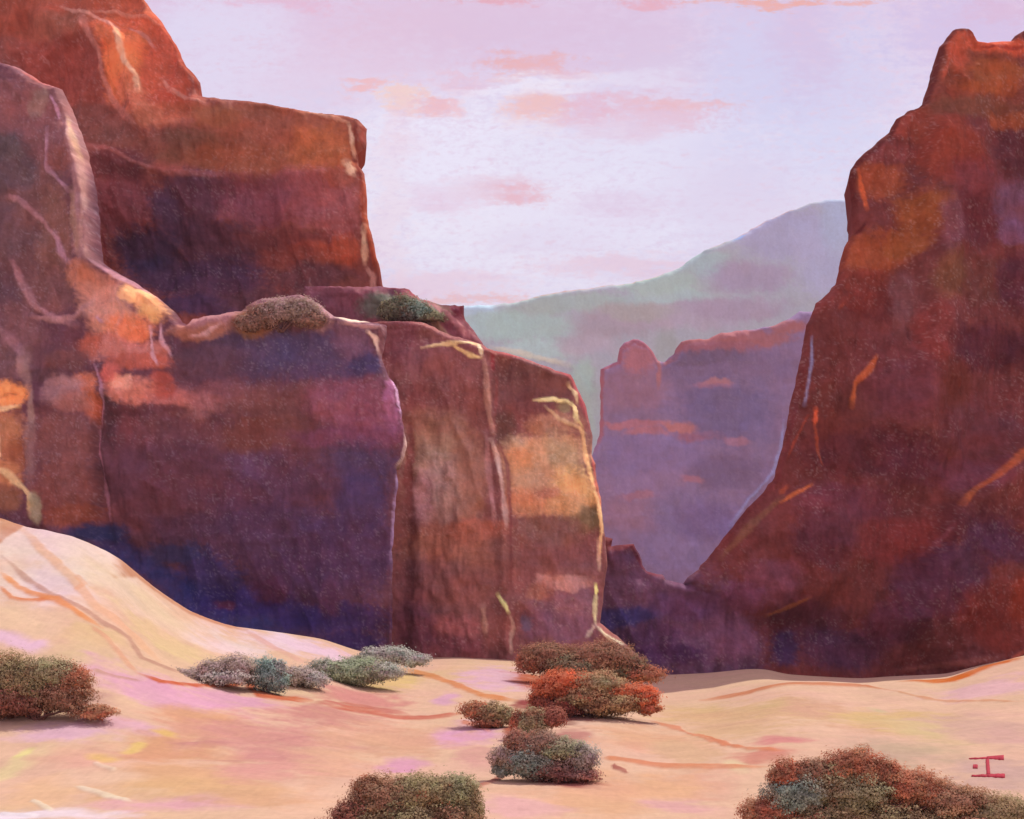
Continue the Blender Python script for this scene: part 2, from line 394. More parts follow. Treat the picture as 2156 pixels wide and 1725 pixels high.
D_OUT = [(660, 1600), (660, 690), (810, 677), (886, 678), (914, 690), (950, 706), (1002, 722), (1018, 727), (1026, 735), (1042, 739), (1090, 749), (1130, 765), (1170, 779), (1202, 789),
         (1214, 813), (1230, 849), (1240, 885), (1248, 921), (1246, 957), (1254, 981), (1258, 1017), (1266, 1057), (1270, 1097), (1277, 1157),
         (1278, 1195), (1270, 1259), (1264, 1311), (1314, 1352), (1350, 1385), (1380, 1420), (1400, 1600)]
D_M = parse('''
R 5; e 380 500 120 120 62323a; e 600 600 200 110 70404a; e 650 720 190 130 703e40; e 1100 720 220 130 633b3e; e 1050 890 150 110 64363a; e 480 850 70 110 6a363a
e 600 1000 180 140 84584f; e 560 1100 150 110 8a6458; e 570 1210 150 180 86645a; e 610 1300 110 170 946c6c; e 500 1330 70 120 8a5e6a; e 750 1250 90 220 845850; e 800 880 60 70 683a3a; e 440 1170 26 220 70383c
e 940 960 64 90 583836; e 1200 950 140 60 986454; e 1150 1090 220 90 a87c64; e 1110 1200 170 120 a2725a; e 1250 1130 90 80 96765e; e 1300 1290 130 110 b8885c; e 1200 1360 190 60 a87858; e 1050 1350 110 80 a6664e; e 1150 1290 70 30 94584a; e 1020 1120 60 60 a86c4c
e 1330 1470 120 60 705648; e 1150 1500 170 70 724842; e 650 1600 260 130 7e4a42; e 1150 1640 280 130 744648; e 700 1500 140 50 84504a
R 8; e 600 330 220 110 884f45; e 500 500 170 160 6a3c44; e 700 500 170 130 764444; e 650 700 160 60 8a484c; e 650 810 220 60 6c3640; e 450 700 110 130 5c3040; e 1300 330 150 90 6c4048; e 1250 600 170 110 724858; e 1200 710 220 80 6a4054; e 1200 220 170 80 704848
e 800 200 150 60 8a4c42; e 1060 400 60 120 704044; e 1240 480 150 30 a06c6c; e 1120 530 60 40 865048; e 1380 140 50 60 6c5848; e 920 740 80 120 744040; e 1040 700 40 40 54445c
s 98685e 38 .9 820,600 835,750
R 5; s 9c6c62 40 .9 822,600 835,750 850,900 870,990; s 702632 28 .95 868,585 870,680; s 7a3a3c 18 .8 890,700 882,900
s 98666c 38 .85 835,980 840,1150 860,1300 885,1480; s b48e8c 36 .95 862,1030 890,1110 920,1250; s a07c7c 32 .8 920,1250 935,1400 940,1490; s 66343a 22 .85 905,1050 948,1150 962,1400 968,1800
s 803640 40 .95 840,545 1000,580 1100,625 1200,662 1290,705 1345,840 1385,960
s a04848 20 .9 1390,1110 1415,1250 1440,1400
s c4a47c 24 .9 500,552 640,530 700,520 800,530; s cca874 26 .9 660,530 750,590 812,602; s d4c4a4 22 .9 800,540 815,590
s b89878 24 .9 1262,740 1300,790 1312,840; s dcc088 24 .95 1080,822 1180,815 1260,830 1300,860 1312,935; s b48c6c 22 .8 1140,850 1220,920 1330,970 1352,1000
e 1240 865 46 26 78604a
s cc9868 28 .9 1335,960 1358,1130 1400,1270; s e0b080 20 .95 1400,1270 1425,1380 1442,1500 1432,1650; s a89060 14 .7 1300,900 1340,960
R 8; s b48878 22 .9 1430,250 1428,420; s b8a47c 28 .95 1410,490 1405,600 1405,690; s d0c874 18 .9 1411,495 1408,540; s ac9088 28 .9 1402,700 1362,760; s b4a490 24 .9 1420,715 1480,770 1550,800
s c4b878 30 .95 898,540 930,590 952,635; s 9c7870 26 .9 958,640 975,720 960,780 965,850; s 84606c 18 .8 985,900 960,960
''')  # cream edge strokes are partly painted rim light, plum foot is painted shade
cliff('middle_sandstone_cliff', 'middle canyon cliff with pale seams, painted lit edges and a tan patch near its right edge', D_OUT, 79, D_M, '6e3f42', back=(-14, 34), seed=45, mat=ROCK,
      ledges=[([(1030, 740), (1040, 900), (1060, 1110), (1070, 1400)], 14, .7), ([(860, 900), (850, 1400)], 18, -.6), ([(900, 690), (1030, 735), (1190, 790)], 20, .6)],
      gain=(.43,.365,.45))

E_OUT = [(1180, 1600), (1180, 1128), (1266, 1131), (1290, 1134), (1288, 1150), (1334, 1145), (1346, 1167), (1354, 1190), (1362, 1203), (1394, 1211), (1402, 1221), (1450, 1231), (1495, 1248),
         (1545, 1275), (1600, 1305), (1680, 1350), (1800, 1400), (1840, 1600)]
E_M = parse('''
R 8; e 1560 420 110 110 50324c; e 1700 560 280 90 5e3a50; e 1530 650 170 60 3c2e56; e 1600 800 180 70 4e2e4a; e 1700 700 420 330 5a384c 0 1; e 2050 900 250 170 5c3a50 0 1; e 1700 560 280 90 5e3a50; e 1530 650 170 60 3c2e56; e 1600 800 180 70 4e2e4a; e 1900 780 220 130 643c52; e 1950 600 170 90 5c3852; e 1750 870 220 50 4c2a4a; e 2100 800 150 100 643c50
s 5c222c 30 .8 1480,240 1500,300 1600,285 1650,400 1690,430 1760,450; s 583048 20 .7 1790,470 1900,500 2050,560
R 9; e 100 660 150 50 3c2e58; e 250 760 130 60 50304e; e 550 750 200 130 6c4058; e 400 600 200 70 60395a; e 330 860 150 40 4c2a48
''')  # plum and navy tones paint the shade of the talus slope
H_OUT = [(1235, 1600), (1235, 1150)] + E_OUT[2:12] + [(1440, 1230), (1446, 1218), (1466, 1205), (1518, 1141), (1566, 1077),
         (1606, 1037), (1630, 1005), (1646, 949), (1654, 909), (1666, 849), (1682, 777), (1692, 733), (1698, 685), (1718, 640), (1738, 622), (1758, 600), (1770, 560),
         (1778, 520), (1796, 492), (1794, 460), (1792, 420), (1786, 380), (1790, 360), (1810, 332), (1834, 312), (1870, 280), (1886, 252),
         (1910, 236), (1934, 228), (1946, 216), (1958, 172), (1970, 132), (1978, 100), (1994, 80), (2006, 64), (2038, 62), (2046, 72), (2054, 88),
         (2074, 91), (2126, 88), (2138, 76), (2156, 64), (2220, 40), (2330, 60), (2330, 1600)]
H_M = parse('''
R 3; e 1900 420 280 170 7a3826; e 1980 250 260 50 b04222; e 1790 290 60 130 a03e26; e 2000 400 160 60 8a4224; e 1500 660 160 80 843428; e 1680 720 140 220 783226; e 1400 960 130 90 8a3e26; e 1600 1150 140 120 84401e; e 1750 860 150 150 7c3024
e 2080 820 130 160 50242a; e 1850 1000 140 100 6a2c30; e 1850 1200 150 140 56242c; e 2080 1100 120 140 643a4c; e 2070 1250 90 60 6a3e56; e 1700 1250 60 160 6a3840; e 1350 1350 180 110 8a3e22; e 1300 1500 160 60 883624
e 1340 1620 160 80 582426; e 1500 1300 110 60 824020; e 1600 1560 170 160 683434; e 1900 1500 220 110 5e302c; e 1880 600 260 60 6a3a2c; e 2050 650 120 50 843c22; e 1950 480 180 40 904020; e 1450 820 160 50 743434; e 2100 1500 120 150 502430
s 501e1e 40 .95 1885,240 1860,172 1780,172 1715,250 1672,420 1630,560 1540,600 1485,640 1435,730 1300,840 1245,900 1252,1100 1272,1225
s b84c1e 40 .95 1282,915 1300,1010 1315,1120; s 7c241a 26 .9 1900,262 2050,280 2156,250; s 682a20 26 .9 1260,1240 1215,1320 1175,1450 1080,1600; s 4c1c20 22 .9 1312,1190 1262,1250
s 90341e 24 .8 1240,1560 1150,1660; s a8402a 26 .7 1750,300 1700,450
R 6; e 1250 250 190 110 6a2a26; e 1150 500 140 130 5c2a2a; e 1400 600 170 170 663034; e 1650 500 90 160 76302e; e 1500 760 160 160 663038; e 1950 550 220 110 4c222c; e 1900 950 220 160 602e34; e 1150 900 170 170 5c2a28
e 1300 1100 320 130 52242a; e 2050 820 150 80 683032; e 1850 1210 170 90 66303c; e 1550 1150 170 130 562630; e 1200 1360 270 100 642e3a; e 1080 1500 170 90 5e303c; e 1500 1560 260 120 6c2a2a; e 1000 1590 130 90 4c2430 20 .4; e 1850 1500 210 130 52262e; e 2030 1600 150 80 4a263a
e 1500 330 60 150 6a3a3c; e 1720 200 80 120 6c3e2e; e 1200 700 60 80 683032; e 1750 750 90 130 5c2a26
s 60282c 30 .9 1010,540 960,800 905,1050 855,1230 700,1400 500,1640
s 7c7498 18 .8 1030,490 1030,620 1003,760 992,850; s c04a20 26 .9 1045,870 1045,950; s 8c3a22 18 .85 1045,950 1055,1080 1080,1160; s ac4c20 42 .9 1370,585 1330,660 1270,720 1250,850; s 8c3422 12 .8 1005,900 950,1020 900,1130
s 704432 44 .85 860,1330 700,1480 540,1650; s b4541e 24 .9 1030,1262 930,1310 850,1360; s 8c3c22 26 .8 900,1270 850,1312; s a04820 38 .9 2156,1040 2060,1120 1940,1220 1830,1300 1750,1370
s 7a3c48 26 .6 1700,1480 1650,1560 1580,1640
R 9; e 1080 270 150 130 4c2430 30 .5; e 1450 270 160 110 6c2a2a; e 800 480 170 120 703846; e 1150 560 180 80 68302e; e 1000 700 220 130 542834; e 1200 820 220 110 4c2a40; e 900 820 70 90 3c2848; e 1450 700 140 130 562838
e 1750 400 160 130 48283c; e 1900 620 180 140 6a2824; e 2100 600 70 150 7c2e20; e 1650 850 220 60 683030; e 2000 760 160 80 6e2a24; e 1600 500 160 160 52283a; e 1900 250 160 90 4a263a; e 650 560 100 80 66344a
s 8a4a2a 26 .85 780,655 900,610 1000,560; s 7c3e36 44 .7 1500,960 1800,900 2000,860; s b45038 20 .8 1950,930 2156,800
''')  # orange edge lines partly painted light, plum foot patches painted shade
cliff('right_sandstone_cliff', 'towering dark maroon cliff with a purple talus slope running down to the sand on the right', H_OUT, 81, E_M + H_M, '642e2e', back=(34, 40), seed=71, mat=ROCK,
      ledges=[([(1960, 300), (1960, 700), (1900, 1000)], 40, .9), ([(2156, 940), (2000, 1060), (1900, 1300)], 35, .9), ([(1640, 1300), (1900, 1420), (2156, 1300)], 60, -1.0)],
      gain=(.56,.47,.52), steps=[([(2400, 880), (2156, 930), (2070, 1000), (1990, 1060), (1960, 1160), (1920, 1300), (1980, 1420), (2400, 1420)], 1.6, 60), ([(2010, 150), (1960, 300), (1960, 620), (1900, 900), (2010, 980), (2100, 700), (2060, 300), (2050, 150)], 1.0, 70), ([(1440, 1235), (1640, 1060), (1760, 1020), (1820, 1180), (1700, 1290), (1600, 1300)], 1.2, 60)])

F_OUT = [(1190, 1500), (1195, 1000), (1246, 962), (1262, 917), (1264, 800), (1264, 778), (1298, 761), (1304, 733), (1314, 721), (1334, 713), (1354, 719), (1370, 735), (1386, 761), (1400, 763),
         (1418, 745), (1434, 719), (1490, 713), (1518, 701), (1580, 695), (1634, 685), (1662, 670), (1682, 657), (1718, 657), (1900, 640), (2400, 620), (2400, 1500)]
F_M = parse('''
R 5; e 1800 1000 800 700 8a6186; e 1600 750 180 120 985f78; e 1950 650 240 90 7a587c 0 .7; e 2050 870 200 160 735680 0 .65; e 2000 540 260 40 a04e58; e 1620 600 80 70 b05a64; e 1700 1100 270 130 8a6494; e 1650 1260 220 80 94668e; e 1600 1420 170 90 9a627e; e 1900 1420 220 130 846290; e 1850 1610 220 100 8a6694; e 2050 1200 170 80 7c567c
e 1600 962 210 20 b25e6c; e 1850 960 100 34 c26664; e 1950 1010 130 26 a8566a; e 2020 735 100 20 a85c72; e 1620 1310 100 26 a86076
s a04652 38 .95 1400,1075 1430,1000 1442,660 1530,620 1540,545 1610,505 1690,545 1740,650; s a04e54 34 .95 1745,640 1820,600 1865,520 2156,470; s b05a58 26 .8 1735,560 1735,760
R 6; e 650 490 270 40 a85456; e 900 430 110 40 a85454; e 520 600 220 36 745270; e 800 650 160 90 825c80; e 600 900 220 160 755984 0 .7; e 650 1030 70 22 b06478 0 .6; e 540 722 80 14 b8686e 0 .6; e 650 1200 160 90 7e587c; e 400 1240 70 22 a85e74; e 500 1460 160 90 7c588a; e 150 1000 120 20 b4606c; e 350 960 80 24 bc6468
s 9084bc 20 .75 880,930 862,1080 825,1205 700,1340 600,1480; s 9882ac 30 .7 985,580 950,740
''')
cliff('distant_mesa', 'hazy mauve mesa with a red rim and a rounded knob in the canyon gap', F_OUT, 240, F_M, '8a6186', back=(90, 120), seed=83, mat=FARROCK, gain=(.71,.52,.57), amt=.4, facet=.25, fade=18, relief=.5)

G_OUT = [(-600, 1400), (-600, 760), (200, 720), (700, 665), (976, 645), (1038, 642), (1090, 636), (1170, 616), (1250, 606), (1330, 596), (1390, 580), (1430, 564), (1482, 528), (1552, 500), (1574, 488),
         (1614, 464), (1654, 448), (1694, 432), (1734, 423), (1786, 420), (1900, 408), (2300, 440), (2900, 520), (2900, 1400)]
G_M = parse('''
R 5; e 1300 500 900 400 a69aa6; e 850 420 200 80 a6b2b2; e 1050 430 220 90 a2b0ac; e 1300 310 330 50 a0a6a2; e 1120 560 170 50 aab6b4; e 1350 530 150 60 b096a6; e 1500 430 200 70 a88c9a; e 1650 380 260 60 ac8e9e; e 1350 820 60 180 a09e9e; e 1330 700 60 80 a0aca6
e 1780 540 60 90 949488 0 .35; e 1950 380 260 70 ac92a6; e 1800 280 220 40 a4aeae; e 800 345 110 30 a8b2c4
R 3; e 250 1500 220 60 a4aea6; e 450 1400 150 60 a0aaac; e 100 1650 200 50 a89696; e 650 1640 270 60 a4869e; e 900 1250 260 130 a492b2; e 1100 1350 170 230 a89aba; e 700 1470 220 80 a486a2; e 1170 1200 100 160 a4a2be
s 7c9cd8 18 .8 620,1280 685,1245; s c88478 10 .8 500,1312 700,1217 820,1162 960,1095
R 2; s c47c70 12 .8 1000,1592 1200,1545 1450,1510 1600,1492 1760,1447; s 94989c 16 .7 1800,1440 1980,1335 2150,1262
R 5; s ccb4a0 40 .9 860,550 1000,570 1100,595 1260,635; s a4a6a0 56 .7 1290,640 1340,760 1380,900 1400,1000
''')
cliff('distant_ridge', 'faint grey green and lilac mountain ridge under the sky', G_OUT, 1100, G_M, 'a69ca8', back=(60, 500), step=4.0, seed=97, mat=FARROCK, gain=(.70,.53,.57), amt=.25, facet=.4, fade=16, relief=.3)

# ------------------------------------------------------------------ ground
CR = np.array([(-900, 1000, 54, -1.6), (-200, 1055, 54, -1.6), (0, 1091, 54, -1.6), (40, 1107, 54, -1.6), (120, 1121, 54, -1.6), (160, 1131, 54, -1.6), (240, 1167, 55, -1.6), (288, 1208, 56, -1.5), (340, 1248, 57, -1.4), (400, 1288, 58, -1.2),
      (480, 1318, 60, -1.0), (600, 1334, 63, -.8), (680, 1347, 65, -.6), (760, 1376, 68, -.5), (890, 1391, 71, -.4), (970, 1390, 71, -.4), (1090, 1400, 70, -.3), (1250, 1430, 66, -.1),
      (1380, 1478, 61, .25), (1414, 1483, 60, .33), (1494, 1479, 59, .33), (1574, 1463, 58, .2), (1614, 1450, 58, -.1), (1654, 1442, 58, -.6), (1734, 1440, 58, -.8), (1814, 1445, 58, -.8),
      (1874, 1439, 58, -.8), (1994, 1432, 58, -.8), (2054, 1411, 58, -.8), (2156, 1383, 58, -.8), (2400, 1340, 58, -.8), (3100, 1300, 58, -.8)])
CU = (CR[:, 0] - CX) / FPX
CZ = CAMH + (HY - CR[:, 1]) / FPX * CR[:, 2]
_pu = np.linspace(-900, 3100, 1400); _k = np.exp(-(np.arange(-18, 19) / 7.0) ** 2); _k /= _k.sum()
def _smooth(v): return np.convolve(np.pad(np.interp(_pu, CR[:, 0], v), 18, 'edge'), _k, 'valid')
SU = (_pu - CX) / FPX; SY = _smooth(CR[:, 2]); SZ = _smooth(CZ); SB = _smooth(CR[:, 3])
def ground_z(x, Y):
    x = np.asarray(x, float); Y = np.asarray(Y, float)
    u = x / np.maximum(Y, 14.0)
    yc = np.interp(u, SU, SY); zc = np.interp(u, SU, SZ); bz = np.interp(u, SU, SB)
    left = sstep((-x - 2) / 14)
    near = 0.0 + 0.25 * np.sin(x * 0.21 + Y * 0.13)
    s0 = 24 + 6 * left
    t = (Y - s0) / (yc - s0)
    z = near + (zc - near) * sstep(t * 0.5 + 0.0) * 2 * (t < 1) * (t > 0)
    z = np.where(t <= 0, near, z)
    tb = np.clip((Y - yc) / 14.0, 0, 1)
    zb = zc + bz * sstep(tb)
    far = np.clip((Y - yc - 16) / 20, 0, 1)
    zb = zb * (1 - sstep(far)) + (-3.0) * sstep(far)
    z = np.where(t >= 1, zb, z)
    # gentle hummocks, dying out at the crest
    k = sstep((yc - Y) / 10) * sstep((Y + 15) / 12)
    z = z + k * (0.14 * fbm(x / 5.0, Y / 3.2, 5, 3))
    return z

def unproject(px, py):
    """point of the ground seen along one sight line of the photograph"""
    u = (px - CX) / FPX; v = (HY - py) / FPX
    Ys = np.linspace(12, 110, 1600)
    g = ground_z(u * Ys, Ys) - (CAMH + v * Ys)
    k = np.nonzero(g >= 0)[0]
    Yh = Ys[k[0]] if len(k) else 76.0
    return u * Yh, Yh

GM = parse('''
R 7; e 250 250 200 60 f0cac6; e 450 330 220 90 f2cebf; e 650 500 180 100 efc9ae; e 850 650 220 70 edc4a6; e 850 770 220 60 e6be90; e 1200 810 180 60 efcac2; e 1550 810 220 50 f0cad0; e 1750 860 170 40 edc2ca
e 150 680 230 90 eec09e; e 100 790 200 40 ebbac6; e 500 760 170 80 e6ba8e; e 550 880 220 50 e2b892; e 100 300 120 80 f0cdbc; e 60 420 80 80 ecc4b0; e 280 480 130 60 ecc8c4
e 900 1080 330 70 e6a4b6; e 1200 1090 240 40 e2a4b0; e 500 1080 120 60 d4a08e; e 300 1260 230 50 e8b2be; e 700 1240 230 40 e8aeb6; e 1050 1190 200 50 e0a27c; e 1100 1270 270 60 db9c82; e 900 1360 320 70 db9c78
e 1500 1320 380 100 d69486; e 1700 1170 270 60 d28c80; e 120 1440 90 90 eacb98 0 .7; e 700 1350 40 30 e8bc78; e 1000 1510 370 80 e1aa80; e 500 1500 220 40 edbe9e; e 400 1400 170 60 e5ac92; e 200 1610 220 80 edba92; e 900 1650 320 50 e6a6aa
e 1300 1600 320 60 e1a884; e 1700 1450 270 80 e3ac8c; e 1400 1460 220 60 df9f8d; e 300 1700 320 24 f4d4d8; e 60 1710 150 30 f6dce0; e 170 940 150 40 e0b0a0
e 860 1270 90 20 e6b474 -40; e 560 1400 100 18 e8b878 -50; e 130 1380 30 50 ecd490
R 8; e 330 990 140 60 e3b97e; e 650 960 120 40 e7b792; e 900 990 170 80 e6b2bb; e 630 1090 60 80 e0a6b4; e 200 1110 220 50 d68c80; e 750 1270 170 60 e2a2b7; e 350 1310 330 90 dfa687; e 800 1390 110 90 db9f90; e 400 1440 110 40 df9fac
e 1400 1220 140 50 e7ba9e; e 1700 1300 270 60 e3a787; e 1850 1360 170 60 e1ae8a; e 1950 1180 220 50 deae82; e 1400 1620 430 100 e5ab87; e 1000 1660 220 50 e6ada3; e 1900 1560 270 80 e3a78f
R 9; e 800 1150 330 60 dcae82; e 600 1250 220 50 deae87; e 1100 1160 220 70 dba587; e 1500 1200 270 60 deb27e; e 1650 1260 170 60 dcb68a; e 1500 1360 270 60 cba88a; e 1950 1040 270 50 e7b2ae; e 2000 1250 220 90 dbaa96; e 850 1310 130 26 dc8c84; e 800 1390 170 34 d88c78
e 640 1450 50 110 ebc69e; e 350 1380 130 60 deae8a; e 200 1560 270 80 e7ad87; e 1950 1480 230 90 d2a696; e 350 1660 170 40 e3a79f; e 1380 1150 30 140 d8b890
R 7; s eaae8a 42 .75 120,200 250,340 400,480 520,620 700,760 850,900; s e8a482 26 .6 390,440 440,490 400,520; s c08874 26 .75 0,340 100,430 200,490 280,550 400,600 560,700 680,780 750,880 900,940 980,960
s e89058 30 .9 0,430 100,500 180,540 300,570 400,640 550,720; s dc8050 24 .9 0,500 60,560 130,575 260,570; s e4a080 26 .7 480,700 600,820 720,960
s d06846 28 .95 730,960 850,1005 1050,1022 1300,1010 1370,1070 1500,1095 1640,1105; s c87464 30 .8 1640,1110 1900,1130 2156,1175; s c8805c 26 .8 0,140 100,190 300,215 400,240 600,330 720,440 850,540 1000,640 1200,710 1300,730
s e2a694 24 .7 1300,735 1450,830 1600,900; s f2d6b8 16 .8 400,1550 550,1590 700,1630; s f2d6b8 14 .8 160,1620 280,1690; s f0d0b0 12 .6 500,1420 620,1470; s f4dcdc 14 .7 0,1690 200,1712
s c08868 12 .5 480,940 620,980 740,1000; s cc8880 14 .5 900,1330 1300,1330 1700,1290; s d09080 14 .5 1000,1420 1500,1400
R 8; s dc8856 30 .9 400,930 550,970 700,1030 820,1080 1000,1100; s cc6c56 26 .85 0,1130 200,1155 350,1188 550,1192 700,1172; s d88066 24 .8 700,1210 860,1262; s d88860 26 .85 1440,1405 1560,1415 1750,1440 2100,1440; s dc8866 26 .85 1700,1210 1850,1250 2000,1310 2156,1340
e 1230 1180 170 50 84423e; e 960 1260 34 90 b4604c; e 1250 1530 210 26 b06458; e 1040 1120 60 40 9a4040; e 1080 1000 130 36 c86848; e 1300 1290 90 30 c88878; s a04c44 30 .8 1500,1450 1580,1478; s b46454 26 .8 780,1560 860,1530 930,1500
R 9; s d88460 26 .9 400,1270 560,1330 700,1355 900,1365; s dc8c68 26 .85 0,1410 200,1440 500,1455 820,1450; s d07c54 24 .85 450,1100 700,1060 850,1022 1100,1012 1300,1020 1450,1045; s d86c30 34 .95 1500,1000 1750,996 1850,965 1980,915 2156,870
s d8946e 24 .8 1450,1045 1600,1082 1900,1104 2156,1104; s e0a888 20 .5 1000,1500 1200,1480
''')
def ground_paint(x, Y, seed=5):
    n = len(x); C = np.tile(lin('e8b799'), (n, 1)); bump = np.zeros(n)
    wx = fbm(x / 1.2, Y / 1.8, seed, 5); wy = fbm(x / 1.2, Y / 1.8, seed + 1, 5); ed = fbm(x / .5, Y / .45, seed + 2, 4)
    for m in GM:
        if m[0] == 'e':
            _, px, py, rx, ry, hx, rot, al = m; al = min(1, al * 1.12)
            xc, yc = unproject(px, py)
            a = rx / FPX * yc; b = max(.25, abs(unproject(px, max(py - ry, 1100 if px < 100 else py - ry))[1] - unproject(px, py + ry)[1]) / 2); b = min(b, a * 3.5)
            idx = np.nonzero((np.abs(x - xc) < a * 1.8 + 1) & (np.abs(Y - yc) < b * 1.8 + 1))[0]
            if not len(idx): continue
            u = (x[idx] + wx[idx] * a * .7 - xc) / a; v = (Y[idx] + wy[idx] * b * .8 - yc) / b
            v = v + u * math.tan(-rot) * 0.5
            d = (np.abs(u) ** 2.3 + np.abs(v) ** 2.3) ** (1 / 2.3)
            w = sstep((1.5 - d + ed[idx] * .45) / 1.1) * al
            C[idx] = C[idx] * (1 - w[:, None]) + lin(hx) * w[:, None]
        else:
            _, pts, wd, hx, al = m
            gp = []
            for p in pts:
                xa, ya = unproject(*p); xb, yb = unproject(p[0], p[1] + wd)
                gp.append((xa, ya, wd / FPX * ya * .36, min(4.0, max(.12, abs(ya - yb) * .36))))
            xs = [g[0] for g in gp]; ys = [g[1] for g in gp]
            idx = np.nonzero((x > min(xs) - 1) & (x < max(xs) + 1) & (Y > min(ys) - 4) & (Y < max(ys) + 4))[0]
            if not len(idx): continue
            D = np.full(len(idx), 1e9); T = np.zeros(len(idx))
            for k in range(len(gp) - 1):
                g, h = gp[k], gp[k + 1]
                a = (g[2] + h[2]) / 2; b = (g[3] + h[3]) / 2
                d, t = seg_dist((x[idx] + wx[idx] * .08) / a, (Y[idx] + wy[idx] * .25) / b, (g[0] / a, g[1] / b), (h[0] / a, h[1] / b))
                up = d < D; D[up] = d[up]; T[up] = (k + t[up]) / (len(gp) - 1)
            tp = sstep(np.minimum(T, 1 - T) * 8); D = D / (.45 + .55 * tp)
            w = sstep((1.7 - D + ed[idx] * .4) / .95)
            bump[idx] = np.maximum(bump[idx], w * tp * .6)
            w = w * al * (.35 + .6 * tp) * (1 + .25 * ed[idx])
            C[idx] = C[idx] * (1 - w[:, None]) + lin(hx) * w[:, None]
    return C, bump

rows = np.concatenate([np.linspace(-18, 18, 14), np.linspace(19, 26, 50), 26 + (80 - 26) * np.linspace(0, 1, 520)[1:] ** 1.25,
                       np.linspace(82, 130, 20), np.geomspace(140, 2400, 30)])
ss = np.concatenate([-np.geomspace(1.4, .31, 24), np.linspace(-.305, .305, 760), np.geomspace(.31, 1.4, 24)])
SS, YY = np.meshgrid(ss, rows); XX = SS * (YY + 25)
gx, gy = XX.ravel(), YY.ravel()
gz = ground_z(gx, gy)
GC, gb = ground_paint(gx, gy)
gz = gz + gb * 0.05
gz = gz + 0.03 * fbm(gx / .6, gy / .35, 9, 2) * sstep((70 - gy) / 20)
f = 1 + .06 * fbm(gx / .9, gy / .42, 71, 3) + .06 * fbm(gx / 1.6, gy / 1.1, 73, 4) + .05 * fbm(gx / .09, gy / .5, 75, 2)
rd = fbm(gx / 2.2, gy / 3, 79, 4)
GC = GC * f[:, None] * np.stack([1 + .02 * rd, 1 - .05 * rd, 1 + .05 * rd], 1)
G_GAIN = np.array((1.53, 1.28, 1.28))
GM_ = GC.mean(1, keepdims=True); GC = GM_ + (GC - GM_) * 1.04
GC = np.clip(GC / G_GAIN, 0, .9)
ny, nx = XX.shape
idg = np.arange(ny * nx).reshape(ny, nx)
Fg = np.stack([idg[:-1, :-1], idg[:-1, 1:], idg[1:, 1:], idg[1:, :-1]], -1).reshape(-1, 4)
g = mesh_obj('sand_ground', np.stack([gx, gy, gz], 1), Fg, None, GC, SAND)
g['kind'] = 'structure'; g['label'] = 'pale pink and peach sand dunes with orange ripple lines'

# ------------------------------------------------------------------ shrubs
LEAF = attr_mat('leaves', 0.85, 0.0, 6.0, 0.15, 0.05)
_n = LEAF.node_tree.nodes; _l = LEAF.node_tree.links
_t = _n.new('ShaderNodeBsdfTranslucent'); _m = _n.new('ShaderNodeMixShader'); _m.inputs[0].default_value = .45
_l.new(_n['Principled BSDF'].inputs['Base Color'].links[0].from_socket, _t.inputs['Color'])
_l.new(_n['Principled BSDF'].outputs[0], _m.inputs[1]); _l.new(_t.outputs[0], _m.inputs[2]); _l.new(_m.outputs[0], _n['Material Output'].inputs['Surface'])
TWIG = flat_mat('twigs', (.16, .07, .05))
PAL = {
 'olive': ['6e6a50', '7a7858', '5f5c48', '84785a', '8a5040'], 'green': ['727c60', '66705a', '808668', '666652', '80644e'],
 'teal': ['647c76', '58706c', '748880', '6a6c64', '7a6c64'], 'grey': ['8c8480', '7c7c78', '948c88', '847078', '6c7470'],
 'mauve': ['8c7674', '988080', '80706c', '847464', '8c807c'], 'rust': ['8c5040', '9c5640', '804a3c', '7a5642', 'a45c3c'],
 'orange': ['a85838', 'b05c3a', '985038', '8c5440', 'b85030'], 'maroon': ['703a3a', '7c403e', '643636', '884a42', '5a3434'],
 'dkgreen': ['4c5044', '545c4c', '5c5844', '6a4438', '444a44'], 'brown': ['7a5040', '6c5448', '84584a', '5f4a3c', '8a6248']}
def stem(V, F, a, b, r0, r1, n=6, segs=5):
    a = Vector(a); b = Vector(b); base = len(V); ax = (b - a); mid = Vector((rng.uniform(-.12, .12), rng.uniform(-.12, .12), .08)) * ax.length
    d = ax.normalized(); s = d.orthogonal().normalized(); t = d.cross(s)
    for k in range(segs + 1):
        q = k / segs; c = a + ax * q + mid * math.sin(q * math.pi); r = r0 + (r1 - r0) * q
        for j in range(n):
            w = 2 * math.pi * j / n; V.append(tuple(c + (s * math.cos(w) + t * math.sin(w)) * r))
    for k in range(segs):
        for j in range(n):
            F.append((base + k * n + j, base + k * n + (j + 1) % n, base + (k + 1) * n + (j + 1) % n, base + (k + 1) * n + j))

